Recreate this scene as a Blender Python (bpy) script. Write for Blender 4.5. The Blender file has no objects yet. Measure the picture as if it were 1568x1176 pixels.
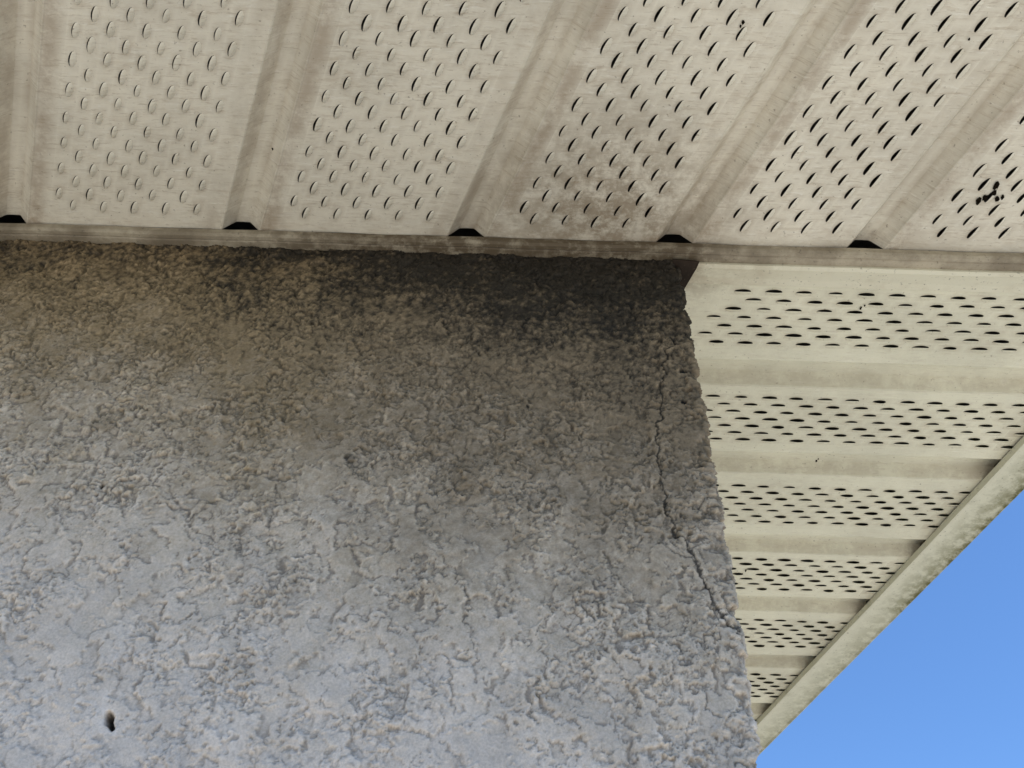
import bpy, math, random
import numpy as np
from mathutils import Vector, Matrix
random.seed(3)
H=1.1; ZC=1.5; FPX=1481.0
ZS=ZC+H
pitch=math.atan(1506/1481.0); th=0.03
Fv=Vector((0,math.cos(pitch),math.sin(pitch)))
r0=Vector((1,0,0)); u0=Vector((0,-math.sin(pitch),math.cos(pitch)))
Rv=r0*math.cos(th)+u0*math.sin(th); Uv=-r0*math.sin(th)+u0*math.cos(th)
CAM=Vector((0,0,ZC))
def ray(px,py): return Rv*(px-784)+Uv*(588-py)+Fv*FPX
def on_z(px,py,z):
    d=ray(px,py); return CAM+d*((z-ZC)/d.z)
def on_y(px,py,y):
    d=ray(px,py); return CAM+d*(y/d.y)
def project(X,Y,Z):
    dx,dy,dz=X-CAM.x,Y-CAM.y,Z-CAM.z
    a=dx*Rv.x+dy*Rv.y+dz*Rv.z; b=dx*Uv.x+dy*Uv.y+dz*Uv.z; c=dx*Fv.x+dy*Fv.y+dz*Fv.z
    return 784+FPX*a/c, 588-FPX*b/c

YW=on_z(500,384,ZS-0.015).y
XC=on_y(1046,420,YW).x
YL=on_z(500,357,ZS-0.004).y
YF=0.26
d=ray(-93,2094); RIB=Vector((d.x,d.y,0)); RIB/=RIB.y
f1=on_z(1568,745,ZS-0.014); f2=on_z(1175,1140,ZS-0.014)
SK=(f2.x-f1.x)/(f2.y-f1.y)
def XF(y): return f1.x+SK*(y-f1.y)
def XS(y): return XC+SK*(y-YW)
g1=on_z(1568,680,ZS-0.014); 
FW=XF(g1.y)-g1.x
YB=9.0

# ---------------------------------------------------------------- noise
rng=np.random.RandomState(7)
PERM=rng.permutation(512); ANG=rng.rand(512)*2*np.pi
GX=np.cos(ANG); GY=np.sin(ANG)
def perlin(x,y,seed=0):
    r=0.6+seed*0.83; cr,sr=math.cos(r),math.sin(r)
    x,y=x*cr-y*sr+seed*7.31,x*sr+y*cr-seed*3.77
    xi=np.floor(x).astype(np.int64); yi=np.floor(y).astype(np.int64)
    xf=x-xi; yf=y-yi
    def g(ix,iy,fx,fy):
        h=PERM[(PERM[(ix+seed*17)%512]+iy+seed*31)%512]
        return GX[h]*fx+GY[h]*fy
    u=xf*xf*xf*(xf*(xf*6-15)+10); v=yf*yf*yf*(yf*(yf*6-15)+10)
    a=g(xi,yi,xf,yf); b=g(xi+1,yi,xf-1,yf); c=g(xi,yi+1,xf,yf-1); e=g(xi+1,yi+1,xf-1,yf-1)
    return ((a*(1-u)+b*u)*(1-v)+(c*(1-u)+e*u)*v)*1.5
def fbm(x,y,o=4,seed=0,p=0.5):
    s=0;a=1;t=0
    for i in range(o):
        s=s+a*perlin(x*2**i,y*2**i,seed+i*3); t+=a; a*=p
    return s/t
def ss(a,b,x):
    t=np.clip((x-a)/(b-a),0,1); return t*t*(3-2*t)

# ---------------------------------------------------------------- materials
def newmat(name):
    m=bpy.data.materials.new(name); m.use_nodes=True
    nt=m.node_tree; b=nt.nodes["Principled BSDF"]
    return m,nt,b
def N(nt,t,**k):
    n=nt.nodes.new(t)
    for a,v in k.items(): setattr(n,a,v)
    return n
def noise(nt,scale,detail=4,rough=0.5,vec=None,dist=0):
    n=N(nt,"ShaderNodeTexNoise"); n.inputs["Scale"].default_value=scale
    n.inputs["Detail"].default_value=detail; n.inputs["Roughness"].default_value=rough
    n.inputs["Distortion"].default_value=dist
    if vec is not None: nt.links.new(vec,n.inputs["Vector"])
    return n.outputs["Fac"]
def ramp(nt,src,a,b,lo=0.0,hi=1.0):
    n=N(nt,"ShaderNodeMapRange"); n.interpolation_type='SMOOTHSTEP'
    nt.links.new(src,n.inputs["Value"])
    n.inputs["From Min"].default_value=a; n.inputs["From Max"].default_value=b
    n.inputs["To Min"].default_value=lo; n.inputs["To Max"].default_value=hi
    return n.outputs["Result"]
def mul(nt,a,b,op='MULTIPLY'):
    n=N(nt,"ShaderNodeMath",operation=op)
    for i,x in enumerate((a,b)):
        if isinstance(x,(int,float)): n.inputs[i].default_value=x
        else: nt.links.new(x,n.inputs[i])
    return n.outputs[0]
def mix(nt,fac,a,b,bt='MIX'):
    n=N(nt,"ShaderNodeMix",data_type='RGBA',blend_type=bt)
    for s,x in ((n.inputs[0],fac),(n.inputs[6],a),(n.inputs[7],b)):
        if isinstance(x,(int,float)): s.default_value=x
        elif isinstance(x,tuple): s.default_value=(*x,1)
        else: nt.links.new(x,s)
    return n.outputs[2]
def mapping(nt,vec,scale,rot=(0,0,0)):
    n=N(nt,"ShaderNodeMapping"); n.inputs["Scale"].default_value=scale; n.inputs["Rotation"].default_value=rot
    nt.links.new(vec,n.inputs["Vector"]); return n.outputs[0]
def bump(nt,b,h,strength,dist):
    n=N(nt,"ShaderNodeBump"); n.inputs["Strength"].default_value=strength; n.inputs["Distance"].default_value=dist
    nt.links.new(h,n.inputs["Height"]); nt.links.new(n.outputs[0],b.inputs["Normal"])

def soffit_mat(name,base,ribang,grime_pt,grime_r,scr):
    m,nt,b=newmat(name)
    tc=N(nt,"ShaderNodeTexCoord").outputs["Object"]
    at=N(nt,"ShaderNodeAttribute",attribute_name="dirt_shade").outputs["Fac"]
    n1=noise(nt,6,6,0.65,tc); c=mix(nt,ramp(nt,n1,0.35,0.7),base,tuple(x*0.84 for x in base))
    v=mapping(nt,tc,(22,120,1),(0,0,ribang)); n2=noise(nt,1.0,7,0.75,v,0.9)
    c=mix(nt,ramp(nt,n2,0.50,0.68,0,0.36*scr),c,(0.48,0.385,0.275))
    v=mapping(nt,tc,(40,300,1),(0,0,ribang+0.45)); n3=noise(nt,1.0,5,0.7,v,0.4)
    c=mix(nt,ramp(nt,n3,0.55,0.72,0,0.6*scr),c,(0.90,0.87,0.79))
    v=mapping(nt,tc,(45,340,1),(0,0,ribang-0.5)); n3=noise(nt,1.0,5,0.7,v,0.4)
    c=mix(nt,ramp(nt,n3,0.55,0.68,0,0.5*scr),c,(0.42,0.34,0.25))
    n4=noise(nt,22,7,0.75,tc)
    f=mul(nt,at,ramp(nt,n4,0.35,0.60,0.25,1.1))
    c=mix(nt,f,c,(0.33,0.25,0.175))
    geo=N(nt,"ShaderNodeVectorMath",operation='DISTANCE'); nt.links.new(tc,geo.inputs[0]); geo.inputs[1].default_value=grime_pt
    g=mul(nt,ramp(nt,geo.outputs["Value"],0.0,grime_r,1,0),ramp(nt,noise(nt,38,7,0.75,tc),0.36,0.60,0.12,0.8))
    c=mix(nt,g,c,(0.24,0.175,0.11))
    sp=noise(nt,170,3,0.6,tc); c=mix(nt,ramp(nt,sp,0.65,0.73,0,0.6),c,(0.22,0.17,0.12))
    nt.links.new(c,b.inputs["Base Color"]); b.inputs["Roughness"].default_value=0.55
    b.inputs["Specular IOR Level"].default_value=0.35
    bump(nt,b,mul(nt,noise(nt,140,5,0.6,tc),n2,'ADD'),0.35,0.002)
    return m
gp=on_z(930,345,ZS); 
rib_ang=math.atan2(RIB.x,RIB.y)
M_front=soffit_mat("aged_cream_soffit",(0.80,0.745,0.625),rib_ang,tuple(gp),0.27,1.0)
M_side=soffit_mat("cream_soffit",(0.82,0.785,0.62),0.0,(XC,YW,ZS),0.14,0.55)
def trim_mat(name,base,dirtc,lo,hi,amt):
    m,nt,b=newmat(name); tc=N(nt,"ShaderNodeTexCoord").outputs["Object"]
    at=N(nt,"ShaderNodeAttribute",attribute_name="dirt_shade").outputs["Fac"]
    n=noise(nt,14,7,0.7,tc); c=mix(nt,ramp(nt,n,lo,hi,0,amt),base,dirtc)
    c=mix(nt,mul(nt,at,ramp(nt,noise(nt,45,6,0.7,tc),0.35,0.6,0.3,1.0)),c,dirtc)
    c=mix(nt,ramp(nt,noise(nt,200,3,0.6,tc),0.62,0.72,0,0.6),c,(0.1,0.08,0.06))
    nt.links.new(c,b.inputs["Base Color"]); b.inputs["Roughness"].default_value=0.6; b.inputs["Specular IOR Level"].default_value=0.3
    bump(nt,b,noise(nt,90,5,0.6,tc),0.3,0.002)
    return m
M_chan=trim_mat("channel_metal",(0.50,0.435,0.33),(0.12,0.09,0.057),0.30,0.70,0.7)
M_trim=trim_mat("trim_metal",(0.75,0.71,0.565),(0.36,0.28,0.18),0.45,0.8,0.4)
M_fascia=trim_mat("fascia_metal",(0.74,0.72,0.58),(0.15,0.14,0.05),0.53,0.78,0.4)

# ---------------------------------------------------------------- builders
ROOT=bpy.data.objects.new("stucco_house",None); bpy.context.scene.collection.objects.link(ROOT)
def add(name,verts,faces,mat,dirt_shade=None,smooth=False,parent=ROOT):
    me=bpy.data.meshes.new(name); me.from_pydata([tuple(v) for v in verts],[],faces); me.update()
    if dirt_shade is not None:
        a=me.attributes.new("dirt_shade",'FLOAT','POINT'); a.data.foreach_set("value",np.array(dirt_shade,dtype=np.float32))
    me.materials.append(mat)
    if smooth: me.polygons.foreach_set("use_smooth",[True]*len(me.polygons))
    o=bpy.data.objects.new(name,me); bpy.context.scene.collection.objects.link(o)
    if parent: o.parent=parent
    return o

class Soff:
    def __init__(s,posf): s.v=[];s.f=[];s.d=[];s.pos=posf
    def vert(s,a,b,z,dirt_shade=0):
        s.v.append(s.pos(a,b,z)); s.d.append(dirt_shade); return len(s.v)-1
    def grid(s,As,Bs,zf,df):
        idx=[[s.vert(a,b,zf(a,b),df(a,b)) for b in Bs] for a in As]
        for i in range(len(As)-1):
            for j in range(len(Bs)-1):
                s.f.append((idx[i][j],idx[i+1][j],idx[i+1][j+1],idx[i][j+1]))
    def cell(s,a0,a1,b0,b1,hw,hl,hh,df,full=True,cover=0.5):
        ca=(a0+a1)/2; cb=(b0+b1)/2; wa=(a1-a0)/2; wb=(b1-b0)/2
        if not full:
            q=[s.vert(x,y,0,df(x,y)) for x,y in ((a0,b0),(a1,b0),(a1,b1),(a0,b1))]; s.f.append(tuple(q)); return
        NN=16; outer=[];inner=[]
        angs=[]
        corner=math.atan2(wb,wa)
        for q,(s0,s1) in enumerate(((-corner,corner),(corner,math.pi-corner),(math.pi-corner,math.pi+corner),(math.pi+corner,2*math.pi-corner))):
            for k in range(4): angs.append(s0+(s1-s0)*k/4)
        jh=random.uniform(0.86,1.10); ja=random.uniform(-0.0005,0.0005); jb=random.uniform(-0.0012,0.0012)
        ox,oy=ca+ja,cb+jb
        hw*=jh; hl*=jh
        for t in angs:
            c,sn=math.cos(t),math.sin(t)
            k=min(wa/abs(c) if abs(c)>1e-9 else 1e9, wb/abs(sn) if abs(sn)>1e-9 else 1e9)
            outer.append(s.vert(ca+c*k,cb+sn*k,0,df(ca,cb)))
            den=math.sqrt(c*c+(sn*hw/hl)**2)
            inner.append(s.vert(ox+hw*c/den,oy+hw*sn/den,0,df(ca,cb)+0.25))
        for i in range(NN):
            j=(i+1)%NN; s.f.append((outer[i],outer[j],inner[j],inner[i]))
        T=[-0.97,-0.8,-0.45,0,0.45,0.8,0.97]; S=[0,0.3,0.6,0.85,1.0]
        g=[]
        jj=random.uniform(0.6,1.25); cover=cover*random.uniform(0.85,1.12)
        for t in T:
            e=math.sqrt(max(0,1-t*t)); row=[]
            for q in S:
                a=(hw*e)*(1-q)+(-hw*e*cover)*q
                z=-hh*jj*(math.sin(q*math.pi/2)**0.9)*(1-t*t)**0.6
                row.append(s.vert(ox+a,oy+t*hl,z,max(0,df(ca,cb)-0.1*q)))
            g.append(row)
        for i in range(len(T)-1):
            for k in range(len(S)-1):
                s.f.append((g[i][k],g[i+1][k],g[i+1][k+1],g[i][k+1]))

def groove_profile(hw_out,hw_in,depth):
    pts=[(-hw_out-0.003,0.0),(-hw_out-0.001,-0.0007),(-hw_out+0.001,0.0002),(-hw_out+0.0025,0.0026)]
    x1=-hw_in-0.0018; x0=-hw_out+0.0025
    for t in (0.33,0.66,1.0): pts.append((x0+(x1-x0)*t,0.0026+(depth-0.0046)*t))
    pts+= [(-hw_in,depth-0.0003),(-hw_in+0.002,depth)]
    pts.append((0,depth+0.0003))
    for a,z in reversed(pts[:-1]): pts.append((-a,z))
    return pts

# ---- front soffit
YE=YW-0.020
def pos_front(a,b,z):
    x=a-RIB.x*b; y=YE-b
    zz=ZS+z+0.0009*math.sin(a*31+b*9)*math.sin(b*14+a*5)
    return (min(x,XF(y)-0.012),y,zz)
px_list=[12,370,722,1050,1355]
gx=[]
for p in px_list:
    q=on_z(p,345,ZS); gx.append(q.x+RIB.x*(YE-q.y))
sp=gx[1]-gx[0]; 
left=[gx[0]-sp*k for k in range(1,17)][::-1]
right=[gx[-1]+0.295*k for k in range(1,8)]
G=left+gx+right
BMAX=YE-YF-0.01
S=Soff(pos_front)
GO=0.0240*H
prof=groove_profile(GO,0.0088*H,0.020)
nb=60; Bs=[BMAX*i/nb for i in range(nb+1)]
def dfront_factory(c):
    def f(a,b):
        o=a-c
        if o>0: v=0.60*math.exp(-((o-0.036)/0.015)**2)+0.35*math.exp(-((o-0.009)/0.004)**2)  # brown smear, plus a shade line painted at the groove's inner corner
        else: v=0.5*math.exp(-((o+0.017)/0.010)**2)+0.25*math.exp(-((o+0.042)/0.012)**2)
        return v+0.25*math.exp(-b/0.03)
    return f
HP=0.0192*H; PL=0.0350*H
for i,c in enumerate(G):
    df=dfront_factory(c)
    As=[c+a for a,z in prof]; zz={round(c+a,7):z for a,z in prof}
    S.grid(As,Bs if -1.5<c<2 else [0,BMAX],lambda a,b:zz[round(a,7)],df)
    if i+1<len(G):
        c2=G[i+1]; e0=c+prof[-1][0]; e1=c2+prof[0][0]
        df2=dfront_factory(c); df3=dfront_factory(c2)
        dd=lambda a,b,df2=df2,df3=df3: max(df2(a,b),df3(a,b))
        near=-1.2<c<1.6
        n=min(10,int((e1-e0-0.038)/HP)); 
        if not near: 
            S.grid([e0,e1],[0,BMAX],lambda a,b:0,dd); continue
        m0=(e0+e1)/2-n*HP/2; m1=m0+n*HP
        S.grid(list(np.linspace(e0,m0,8)),Bs,lambda a,b:0,dd)
        S.grid(list(np.linspace(m1,e1,8)),Bs,lambda a,b:0,dd)
        for k in range(n):
            a0=m0+k*HP; b=-(PL/2 if k%2 else 0)-0.006
            while b<BMAX:
                b0=max(b,0); b1=min(b+PL,BMAX)
                full=(b1-b0)>PL*0.98
                S.cell(a0,a0+HP,b0,b1,0.0046*H,0.0090*H,0.0036*H,lambda a,b:dd(a,b),full,0.56)
                b+=PL
add("soffit_front",S.v,S.f,M_front,S.d,smooth=False)

# ---- side soffit
Y0=on_z(1300,437,ZS).y
def pos_side(a,b,z):
    y=Y0+a
    return (XS(y)+0.004+b,y,ZS+z+0.0007*math.sin(a*25+b*11))
OV=(f1.x-XS(f1.y))
WB=OV-FW-0.004+0.018
S=Soff(pos_side)
gy=[on_z(1300,v,ZS).y-Y0 for v in (575,712,836,928,1016)]
spy=(gy[-1]-gy[0])/4
gl=[gy[0]+spy*k for k in range(0,36)]
gl[:5]=gy
prof2=groove_profile(0.025*H,0.0115*H,0.019)
PS=0.0150*H; PLs=0.0405*H
Bs2=list(np.linspace(0,WB,30))
def dside(a,b): return 0.35*math.exp(-((b-WB)/0.03)**2)
prev=0.0
for i,c in enumerate(gl):
    e1=c+prof2[0][0]
    e0=prev
    if i<8:
        if i==0: m1=on_z(1300,533,ZS).y-Y0+0.004; n=int(m1/PS); m0=m1-n*PS
        else:
            n=int((e1-e0-0.004)/PS); n=min(n,7); m0=(e0+e1)/2-n*PS/2; m1=m0+n*PS
        if m0-e0>1e-4: S.grid([e0,m0],Bs2,lambda a,b:0,dside)
        S.grid(list(np.linspace(m1,e1,3)),Bs2,lambda a,b:0,dside)
        for k in range(n):
            a0=m0+k*PS; b=-(PLs/2 if k%2 else 0)
            while b<WB:
                b0=max(b,0); b1=min(b+PLs,WB); full=(b1-b0)>PLs*0.98
                if i==0 and b0<0.03+0.05*(1-k/n): full=False
                S.cell(a0,a0+PS,b0,b1,0.0040*H,0.0108*H,0.0038*H,dside,full,0.58)
                b+=PLs
    else:
        S.grid([e0,e1],[0,WB],lambda a,b:0,dside)
    zz={round(c+a,7):z for a,z in prof2}
    S.grid([c+a for a,z in prof2],Bs2,lambda a,b:zz[round(a,7)],lambda a,b:dside(a,b)+0.35*math.exp(-((a-c-0.02)/0.012)**2))
    prev=c+prof2[-1][0]
add("soffit_side",S.v,S.f,M_side,S.d)

def extrude_x(name,prof,x0f,x1f,n,mat,dirtf,closed=True,wob=0.0008):
    v=[];f=[];dd=[];m=len(prof)
    for i in range(n+1):
        t=i/n
        for (y,z) in prof:
            xa=x0f(y);xb=x1f(y); x=xa+(xb-xa)*t
            w=wob*(math.sin(x*23)+0.6*math.sin(x*61+1))
            v.append((x,y+w,z+w*0.6)); dd.append(dirtf(x,y))
    for i in range(n):
        for j in range(m if closed else m-1):
            k=(j+1)%m; f.append((i*m+j,i*m+k,(i+1)*m+k,(i+1)*m+j))
    if closed: f.append(tuple(range(m))); f.append(tuple(n*m+j for j in range(m))[::-1])
    return add(name,v,f,mat,dd)
zf=ZS-0.014
chan=[(YW+0.001,zf),(YL+0.012,zf-0.0002),(YL+0.010,zf+0.0012),(YL+0.008,zf-0.0008),(YL+0.003,zf-0.0004),(YL,zf+0.003),(YL,ZS-0.0025),(YL+0.0012,ZS-0.0025),(YL+0.0014,zf+0.0035),(YL+0.006,zf+0.0022),(YW+0.001,zf+0.0022)]
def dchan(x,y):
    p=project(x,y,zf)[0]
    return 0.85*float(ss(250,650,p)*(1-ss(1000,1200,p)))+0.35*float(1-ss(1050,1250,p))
extrude_x("wall_channel",chan,lambda y:-5.0,lambda y:XF(y)-0.012,260,M_chan,dchan)
t0=YW+0.004
trim=[(t0-0.003,zf+0.0005),(t0-0.003,zf-0.0035),(t0+0.004,zf-0.004),(t0+0.006,zf-0.001),(Y0-0.012,ZS-0.007),(Y0+0.001,ZS-0.005),(Y0+0.003,ZS-0.001),(Y0+0.003,ZS+0.001),(Y0-0.01,ZS+0.001)]
extrude_x("corner_trim",trim,lambda y:XS(y)+0.006,lambda y:XF(y)-0.012,90,M_trim,lambda x,y:0.8*math.exp(-(x-XC)/0.08),wob=0.0005)
M_rust=trim_mat("rusty_tab",(0.06,0.042,0.03),(0.02,0.015,0.012),0.3,0.7,0.8)
M_rust.node_tree.nodes["Principled BSDF"].inputs["Specular IOR Level"].default_value=0.05
zt=zf-0.008
P=[on_z(1030,397,zt),on_z(1071,401,zt),on_z(1066,412,zt-0.001),on_z(1046,446,zt),on_z(1036,440,zt)]
Pt=[p+Vector((0,0,0.002)) for p in P]
add("channel_end_tab",P+Pt,[tuple(range(5)),tuple(range(9,4,-1))]+[(i,(i+1)%5,5+(i+1)%5,5+i) for i in range(5)],M_rust,[0.5]*10)

def fasc():
    v=[];f=[];dd=[]
    prof=[(-FW,ZS-0.002),(-FW,zf),(-FW+0.005,zf-0.001),(-0.006,zf-0.002),(-0.001,zf-0.0045),(0.004,zf-0.001),(0.004,ZS+0.15),(-0.003,ZS+0.15),(-0.003,zf+0.002),(-FW+0.0015,zf+0.002),(-FW+0.0015,ZS-0.002)]
    n=500; m=len(prof)
    for i in range(n+1):
        y=YF+(YB-YF)*(i/n)**1.6
        w=0.0012*math.sin(y*9)+0.0007*math.sin(y*31)
        for o,z in prof:
            v.append((XF(y)+o+w,y,z+w*0.7))
            p=project(XF(y),y,z)[0]
            dd.append(float(np.exp(-((o)/0.012)**2))*(1.0 if p>1380 else 0.6)+0.06)
    for i in range(n):
        for j in range(m):
            k=(j+1)%m; f.append((i*m+j,(i+1)*m+j,(i+1)*m+k,i*m+k))
    add("fascia_side",v,f,M_fascia,dd)
fasc()
ff=[(YF,zf-0.002),(YF-0.004,zf),(YF-0.004,ZS+0.15),(YF+0.002,ZS+0.15),(YF+0.002,zf+0.001),(YF+0.05,zf+0.001),(YF+0.05,zf-0.001)]
extrude_x("fascia_front",ff,lambda y:-5.5,lambda y:XF(YF)+0.004,60,M_fascia,lambda x,y:0.2)
zr=ZS+0.15
o=[(-5.52,YF-0.03),(XF(YF)+0.03,YF-0.03),(XF(YB)+0.03,YB),(-5.52,YB)]
rv=[(x,y,zr) for x,y in o]+[(x,y,zr+0.02) for x,y in o]+[(-2.5,3.5,zr+1.6),(-2.5,5.5,zr+1.6)]
rf=[(0,1,5,4),(1,2,6,5),(2,3,7,6),(3,0,4,7),(4,5,8),(5,6,9,8),(6,7,9),(7,4,8,9),(0,3,2,1)]
m,nt,b=newmat("asphalt_shingle"); tc=N(nt,"ShaderNodeTexCoord").outputs["Object"]
c=mix(nt,noise(nt,60,5,0.7,tc),(0.05,0.045,0.04),(0.13,0.12,0.11)); nt.links.new(c,b.inputs["Base Color"]); b.inputs["Roughness"].default_value=0.9
add("roof",rv,rf,m)

# ---- specks of debris caught in louvres
dv=[];dfc=[]
for px,py,r in ((1498,308,6),(1508,303,5),(1526,284,6),(1522,296,5),(1535,302,4),(1527,304,5),(1318,472,3),(1324,468,2),(1250,706,3),(1253,703,2),(1142,874,3),(1138,34,3),(1134,40,2),(1484,60,2),(417,228,2)):
    p=on_z(px,py,ZS-0.002); R=r*0.0009*H*0.85; s0=len(dv)
    for i in range(5):
        for k in range(8):
            t=i/4*math.pi; a=k/8*2*math.pi; q=R*random.uniform(0.6,1.25)
            dv.append((p.x+q*math.sin(t)*math.cos(a)*0.7,p.y+q*math.sin(t)*math.sin(a)*1.3,p.z+q*0.6*math.cos(t)))
    for i in range(4):
        for k in range(8): dfc.append((s0+i*8+k,s0+i*8+(k+1)%8,s0+(i+1)*8+(k+1)%8,s0+(i+1)*8+k))
m,nt,b=newmat("dark_debris"); tc=N(nt,"ShaderNodeTexCoord").outputs["Object"]
c=mix(nt,noise(nt,300,3,0.6,tc),(0.006,0.005,0.004),(0.02,0.015,0.01)); nt.links.new(c,b.inputs["Base Color"]); b.inputs["Roughness"].default_value=1.0
b.inputs["Specular IOR Level"].default_value=0.0
add("soffit_debris",dv,dfc,m)

# ---------------------------------------------------------------- stucco wall
def wall_mat(name,use_attr):
    m,nt,b=newmat(name); tc=N(nt,"ShaderNodeTexCoord").outputs["Object"]
    if use_attr: c=N(nt,"ShaderNodeAttribute",attribute_name="stain_and_shade").outputs["Color"]
    else: c=mix(nt,ramp(nt,noise(nt,60,6,0.7,tc),0.3,0.7),(0.60,0.52,0.43),(0.42,0.36,0.30))
    fine=noise(nt,420,4,0.7,tc)
    c=mix(nt,1.0,c,mix(nt,ramp(nt,fine,0.3,0.7),(0.86,0.85,0.84),(1.12,1.12,1.12)),'MULTIPLY')
    nt.links.new(c,b.inputs["Base Color"]); b.inputs["Roughness"].default_value=0.7; b.inputs["Specular IOR Level"].default_value=0.25
    h=mul(nt,fine,noise(nt,170,5,0.6,tc),'ADD')
    bump(nt,b,h,0.35,0.0018 if use_attr else 0.004)
    return m
M_wall=wall_mat("stained_stucco",True); M_wall2=wall_mat("plain_stucco",False)

res=0.0012
xL=-1.02; zB=ZC+0.24; zT=ZS+0.012
rad=0.012
us=np.arange(xL,XC-rad,res)
path=[(x,YW,0.0,-1.0) for x in us]
x_c=XC-rad
for k in range(1,12):
    t=k/11*math.pi/2
    path.append((x_c+rad*math.sin(t),YW+rad-rad*math.cos(t),math.sin(t),-math.cos(t)))
for k in range(1,16):
    dd_=k*0.004
    path.append((XC+SK*dd_,YW+rad+dd_,1.0,0.0))
path=np.array(path)
seg=np.r_[0,np.cumsum(np.hypot(np.diff(path[:,0]),np.diff(path[:,1])))]+xL
zs=np.arange(zB,zT,res)
U,Z=np.meshgrid(seg,zs,indexing='ij')
PX,PY=project(path[:,0][:,None]+0*Z,path[:,1][:,None]+0*Z,Z)
wx=fbm(U*42,Z*42,4,1,0.6)*0.022; wz=fbm(U*42,Z*42,4,2,0.6)*0.022
big=fbm(U*8,Z*8,3,5)
soft=fbm((U+wx*0.5)*22,(Z+wz*0.5)*18,3,9)
zone=fbm(U*14,Z*11,4,15)
rough_w=np.clip(0.36+0.60*ss(950,480,PY)+1.7*zone+0.35*ss(800,1050,PX),0.04,1.15)
med=fbm((U+wx)*27,(Z+wz)*23,5,11,0.60)
ledge=ss(-0.02,0.035,med)
medb=fbm((U+wx)*58+3,(Z+wz)*52,4,13,0.6)
ledge2=ss(0.0,0.07,medb)
cre=1-np.abs(fbm((U+wx)*18,(Z+wz)*15,3,23))*16
cre=np.clip(cre,0,1)*ss(0.0,0.2,fbm(U*14,Z*14,3,29))
grain=fbm(U*210,Z*210,3,37,0.65)
pitn=ss(0.10,0.24,fbm((U+wx)*100,(Z+wz)*100,3,41))
hmm=1.8*big+3.2*soft+(1.1+0.5*rough_w)*ledge+1.15*ledge2*rough_w+0.6*med-1.7*cre+0.6*grain*(0.15+0.85*rough_w)-1.2*pitn*rough_w
def seg_dist(px,py,pts):
    D=np.full(px.shape,1e9)
    for (x0,y0),(x1,y1) in zip(pts[:-1],pts[1:]):
        vx,vy=x1-x0,y1-y0; t=np.clip(((px-x0)*vx+(py-y0)*vy)/(vx*vx+vy*vy),0,1)
        D=np.minimum(D,np.hypot(px-x0-t*vx,py-y0-t*vy))
    return D
jx=fbm(U*60,Z*60,4,51)*16; jy=fbm(U*60,Z*60,4,53)*12
QX,QY=PX+jx,PY+jy
crack=np.zeros_like(PX)
def crk(pts,w,s):
    global crack
    D=seg_dist(QX,QY,pts); crack=np.maximum(crack,s*(1-ss(w*0.4,w,D)))
crk([(1032,520),(1018,560),(1012,620),(1004,680),(1008,730),(1018,770),(1030,800),(1052,835),(1072,870),(1085,905),(1110,940),(1128,965)],2.6,0.9)
crk([(1010,830),(1035,850),(1060,860),(1085,890)],2.0,0.5)
crk([(1095,905),(1100,950),(1095,990)],2.0,0.45)
crk([(655,835),(690,870),(712,905),(715,950),(725,1000)],1.8,0.4)
crk([(985,920),(930,910),(890,935),(870,960)],1.8,0.35)
crk([(420,700),(425,770),(405,830)],1.8,0.35)
crk([(290,800),(330,830),(360,810),(365,850)],1.8,0.35)
crk([(255,730),(260,760),(300,800)],1.8,0.3)
hmm=hmm-1.5*crack
hole=np.zeros_like(PX)
def hl(x,y,rx,ry,dep,s=1.0):
    global hole,hmm
    r=np.hypot((PX-x+jx*0.25)/rx,(PY-y+jy*0.25)/ry); m=s*(1-ss(0.7,1.1,r)); hole=np.maximum(hole,m); hmm=hmm-dep*m
hl(167,1101,7,12,14); hl(171,1113,4,7,12)
hl(157,745,3.5,4,5); hl(535,703,9,8,1.0,0.6); hl(1047,568,7,4,5); hl(1047,613,5,4,4); hl(808,624,3,3,3,0.7)
hl(1085,790,12,8,3,0.4);hl(1118,880,8,10,3,0.4);hl(1072,715,5,4,3,0.6)
cd=(XC-path[:,0][:,None])
hmm=hmm-4.0*ss(0.035,0.0,cd)*ss(0.0,0.25,fbm(U*28,Z*45,4,61)+0.05)
def blur(a,r):
    for ax in (0,1):
        c=np.cumsum(np.pad(a,[(r+1,r) if i==ax else (0,0) for i in (0,1)],mode='edge'),axis=ax)
        a=(np.take(c,np.arange(2*r+1,c.shape[ax]),axis=ax)-np.take(c,np.arange(0,c.shape[ax]-2*r-1),axis=ax))/(2*r+1)
    return a
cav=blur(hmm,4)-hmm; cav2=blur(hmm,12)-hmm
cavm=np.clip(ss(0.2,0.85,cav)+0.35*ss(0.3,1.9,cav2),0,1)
fade=ss(0,0.05,U-xL)*ss(0,0.03,Z-zB)
disp=(hmm*0.0012)*fade
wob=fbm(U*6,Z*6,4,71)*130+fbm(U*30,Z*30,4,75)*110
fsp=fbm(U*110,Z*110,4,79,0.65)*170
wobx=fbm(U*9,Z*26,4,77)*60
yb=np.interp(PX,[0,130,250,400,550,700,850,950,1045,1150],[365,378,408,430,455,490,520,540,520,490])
black=ss(100,-85,PY+wob*0.5+wobx*0.7+fsp-yb)  # black wall stain; its strip under the channel also paints in shadow
ym=np.interp(PX,[0,300,600,900,1045,1200],[590,660,750,820,830,820])
brown=ss(190,-200,PY+wob+fsp*0.9-ym)
yg=np.interp(PX,[0,300,600,900,1045,1200],[860,930,1030,1090,1140,1160])
grey=ss(260,-300,PY+wob*1.1+fsp*0.8-yg)
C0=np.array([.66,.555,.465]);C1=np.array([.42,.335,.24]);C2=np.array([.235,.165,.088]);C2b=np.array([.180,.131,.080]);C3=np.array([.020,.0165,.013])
def L(a,b,t): return a+(b-a)*t[...,None]
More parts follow.
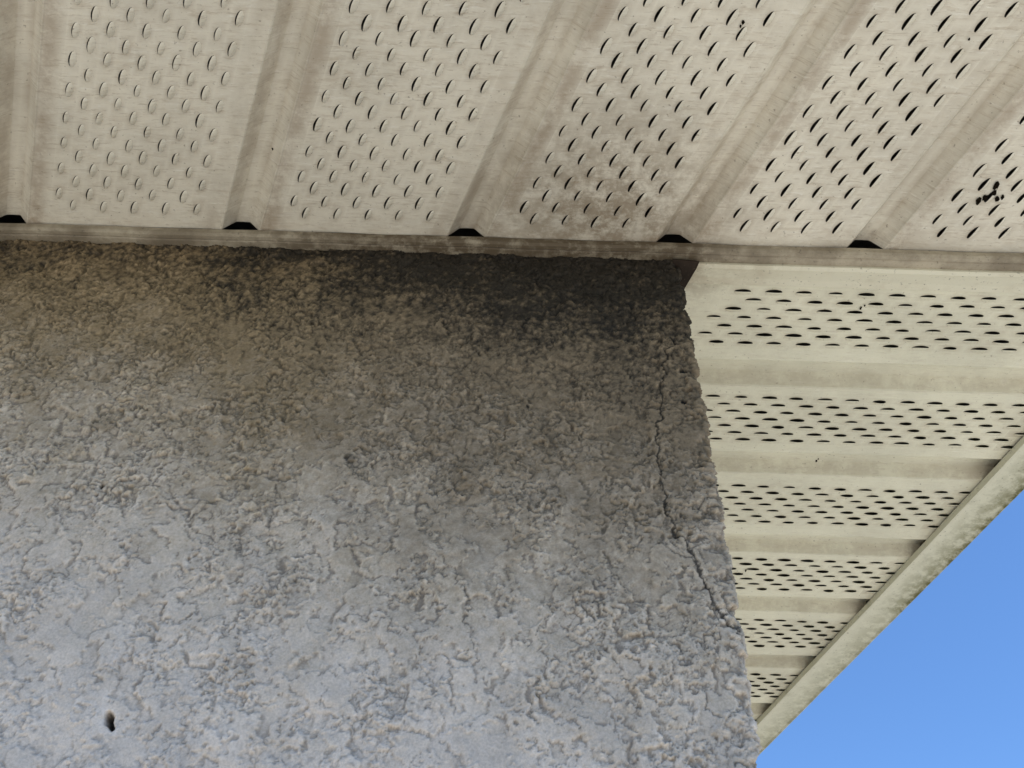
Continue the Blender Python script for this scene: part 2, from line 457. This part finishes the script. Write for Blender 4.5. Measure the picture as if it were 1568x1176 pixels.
col=L(np.broadcast_to(C0,PX.shape+(3,)),C1,grey*0.85)
rt=ss(300,700,PX)
c2=L(np.broadcast_to(C2,PX.shape+(3,)),C2b,rt)
col=col+(c2-col)*(brown*0.92)[...,None]
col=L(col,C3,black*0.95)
soil_shade=np.array([.17,.132,.10])
col=col+(np.minimum(soil_shade,col*0.45)-col)*(cavm*(0.36+0.36*np.clip(grey+brown,0,1)))[...,None]  # crevice dirt and relief shade, painted together into the wall colour
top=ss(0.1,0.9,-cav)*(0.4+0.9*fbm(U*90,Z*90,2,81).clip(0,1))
col=col*(1+0.55*top*(0.3+0.7*np.clip(grey+brown,0,1)))[...,None]  # raised tops lightened in the colour as painted highlights
spk=ss(0.20,0.42,fbm(U*150,Z*150,3,85)); col=col*(1-0.40*spk*np.clip(rough_w,0,1))[...,None]
col=col*(1+0.22*fbm(U*18,Z*18,4,91))[...,None]
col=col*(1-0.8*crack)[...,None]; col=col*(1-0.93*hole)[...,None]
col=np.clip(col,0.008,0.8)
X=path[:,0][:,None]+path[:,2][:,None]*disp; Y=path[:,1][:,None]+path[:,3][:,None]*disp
co=np.stack([X,Y,Z],-1).reshape(-1,3).astype(np.float32)
nu,nz=U.shape
me=bpy.data.meshes.new("stucco_wall_relief")
idx=np.arange(nu*nz).reshape(nu,nz)
q=np.stack([idx[:-1,:-1],idx[1:,:-1],idx[1:,1:],idx[:-1,1:]],-1).reshape(-1,4)
me.vertices.add(nu*nz); me.vertices.foreach_set("co",co.ravel())
me.loops.add(q.size); me.loops.foreach_set("vertex_index",q.ravel().astype(np.int32))
me.polygons.add(len(q)); me.polygons.foreach_set("loop_start",np.arange(0,q.size,4,dtype=np.int32)); me.polygons.foreach_set("loop_total",np.full(len(q),4,dtype=np.int32))
me.update(calc_edges=True); me.validate()
me.polygons.foreach_set("use_smooth",[True]*len(me.polygons))
at=me.color_attributes.new("stain_and_shade",'FLOAT_COLOR','POINT')  # wall colour: real stains with relief shade and highlights painted in
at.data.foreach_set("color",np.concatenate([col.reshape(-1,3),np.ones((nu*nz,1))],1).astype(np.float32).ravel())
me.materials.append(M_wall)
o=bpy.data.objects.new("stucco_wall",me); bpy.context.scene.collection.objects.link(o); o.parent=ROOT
ys=YW+rad+0.058
xe=XC+SK*(0.06)
v=[(-5,YW,0),(xL,YW,0),(xL,YW,zT),(-5,YW,zT), (xL,YW,zB),(XC,YW,zB),(XC,YW,0),
   (xe,ys,0),(xe,ys,zT),(XC,YW,zB),(xe,ys,zB),(XS(YB-0.5),YB-0.5,0),(XS(YB-0.5),YB-0.5,zT),(-5,YB-0.5,0),(-5,YB-0.5,zT)]
f=[(0,1,2,3),(1,6,5,4),(6,7,10,9),(7,11,12,8),(11,13,14,12),(13,0,3,14)]
add("wall_remainder",v,f,M_wall2)

# ---------------------------------------------------------------- ground
m,nt,b=newmat("grass_ground"); tc=N(nt,"ShaderNodeTexCoord").outputs["Object"]
c=mix(nt,noise(nt,3,8,0.7,tc),(0.06,0.09,0.03),(0.16,0.16,0.07)); nt.links.new(c,b.inputs["Base Color"]); b.inputs["Roughness"].default_value=0.95
add("ground",[(-400,-400,0),(400,-400,0),(400,400,0),(-400,400,0)],[(0,1,2,3)],m,parent=None)
m,nt,b=newmat("bounce_concrete"); tc=N(nt,"ShaderNodeTexCoord").outputs["Object"]
c=mix(nt,noise(nt,4,8,0.7,tc),(0.48,0.44,0.35),(0.60,0.56,0.46)); nt.links.new(c,b.inputs["Base Color"]); b.inputs["Roughness"].default_value=0.85
pv=[(-9,-9,0.0),(9,-9,0.0),(9,11,0.0),(-9,11,0.0),(-9,-9,0.06),(9,-9,0.06),(9,11,0.06),(-9,11,0.06)]
add("bounce_slab",pv,[(4,5,6,7),(0,1,5,4),(1,2,6,5),(2,3,7,6),(3,0,4,7)],m,parent=None)  # unseen slab, added to bounce sunlight up onto the soffit

# ---------------------------------------------------------------- light
el=math.radians(62); az=math.radians(140)
sd=Vector((math.sin(az)*math.cos(el),math.cos(az)*math.cos(el),math.sin(el)))
l=bpy.data.lights.new("sun",'SUN'); l.energy=5.0; l.angle=math.radians(0.53); l.color=(1,0.95,0.87)
lo=bpy.data.objects.new("sun",l); bpy.context.scene.collection.objects.link(lo)
lo.rotation_euler=sd.to_track_quat('Z','Y').to_euler()
w=bpy.data.worlds.new("World"); bpy.context.scene.world=w; w.use_nodes=True
nt=w.node_tree; bg=nt.nodes["Background"]; sky=nt.nodes.new("ShaderNodeTexSky"); sky.sky_type='NISHITA'
sky.sun_disc=False; sky.sun_elevation=el; sky.sun_rotation=az; sky.air_density=1.0; sky.dust_density=0.2; sky.ozone_density=2.5
c=mix(nt,1.0,sky.outputs[0],(0.88,1.18,1.50),'MULTIPLY')
nt.links.new(c,bg.inputs[0]); bg.inputs[1].default_value=0.15

cam=bpy.data.cameras.new("camera"); co_=bpy.data.objects.new("camera",cam); bpy.context.scene.collection.objects.link(co_)
cam.sensor_width=36; cam.lens=36*FPX/1568; cam.clip_start=0.02; cam.clip_end=2000
co_.matrix_world=Matrix(((Rv.x,Uv.x,-Fv.x,0),(Rv.y,Uv.y,-Fv.y,0),(Rv.z,Uv.z,-Fv.z,ZC),(0,0,0,1)))
sc=bpy.context.scene; sc.camera=co_
sc.view_settings.view_transform='Standard'; sc.view_settings.look='None'; sc.view_settings.exposure=0
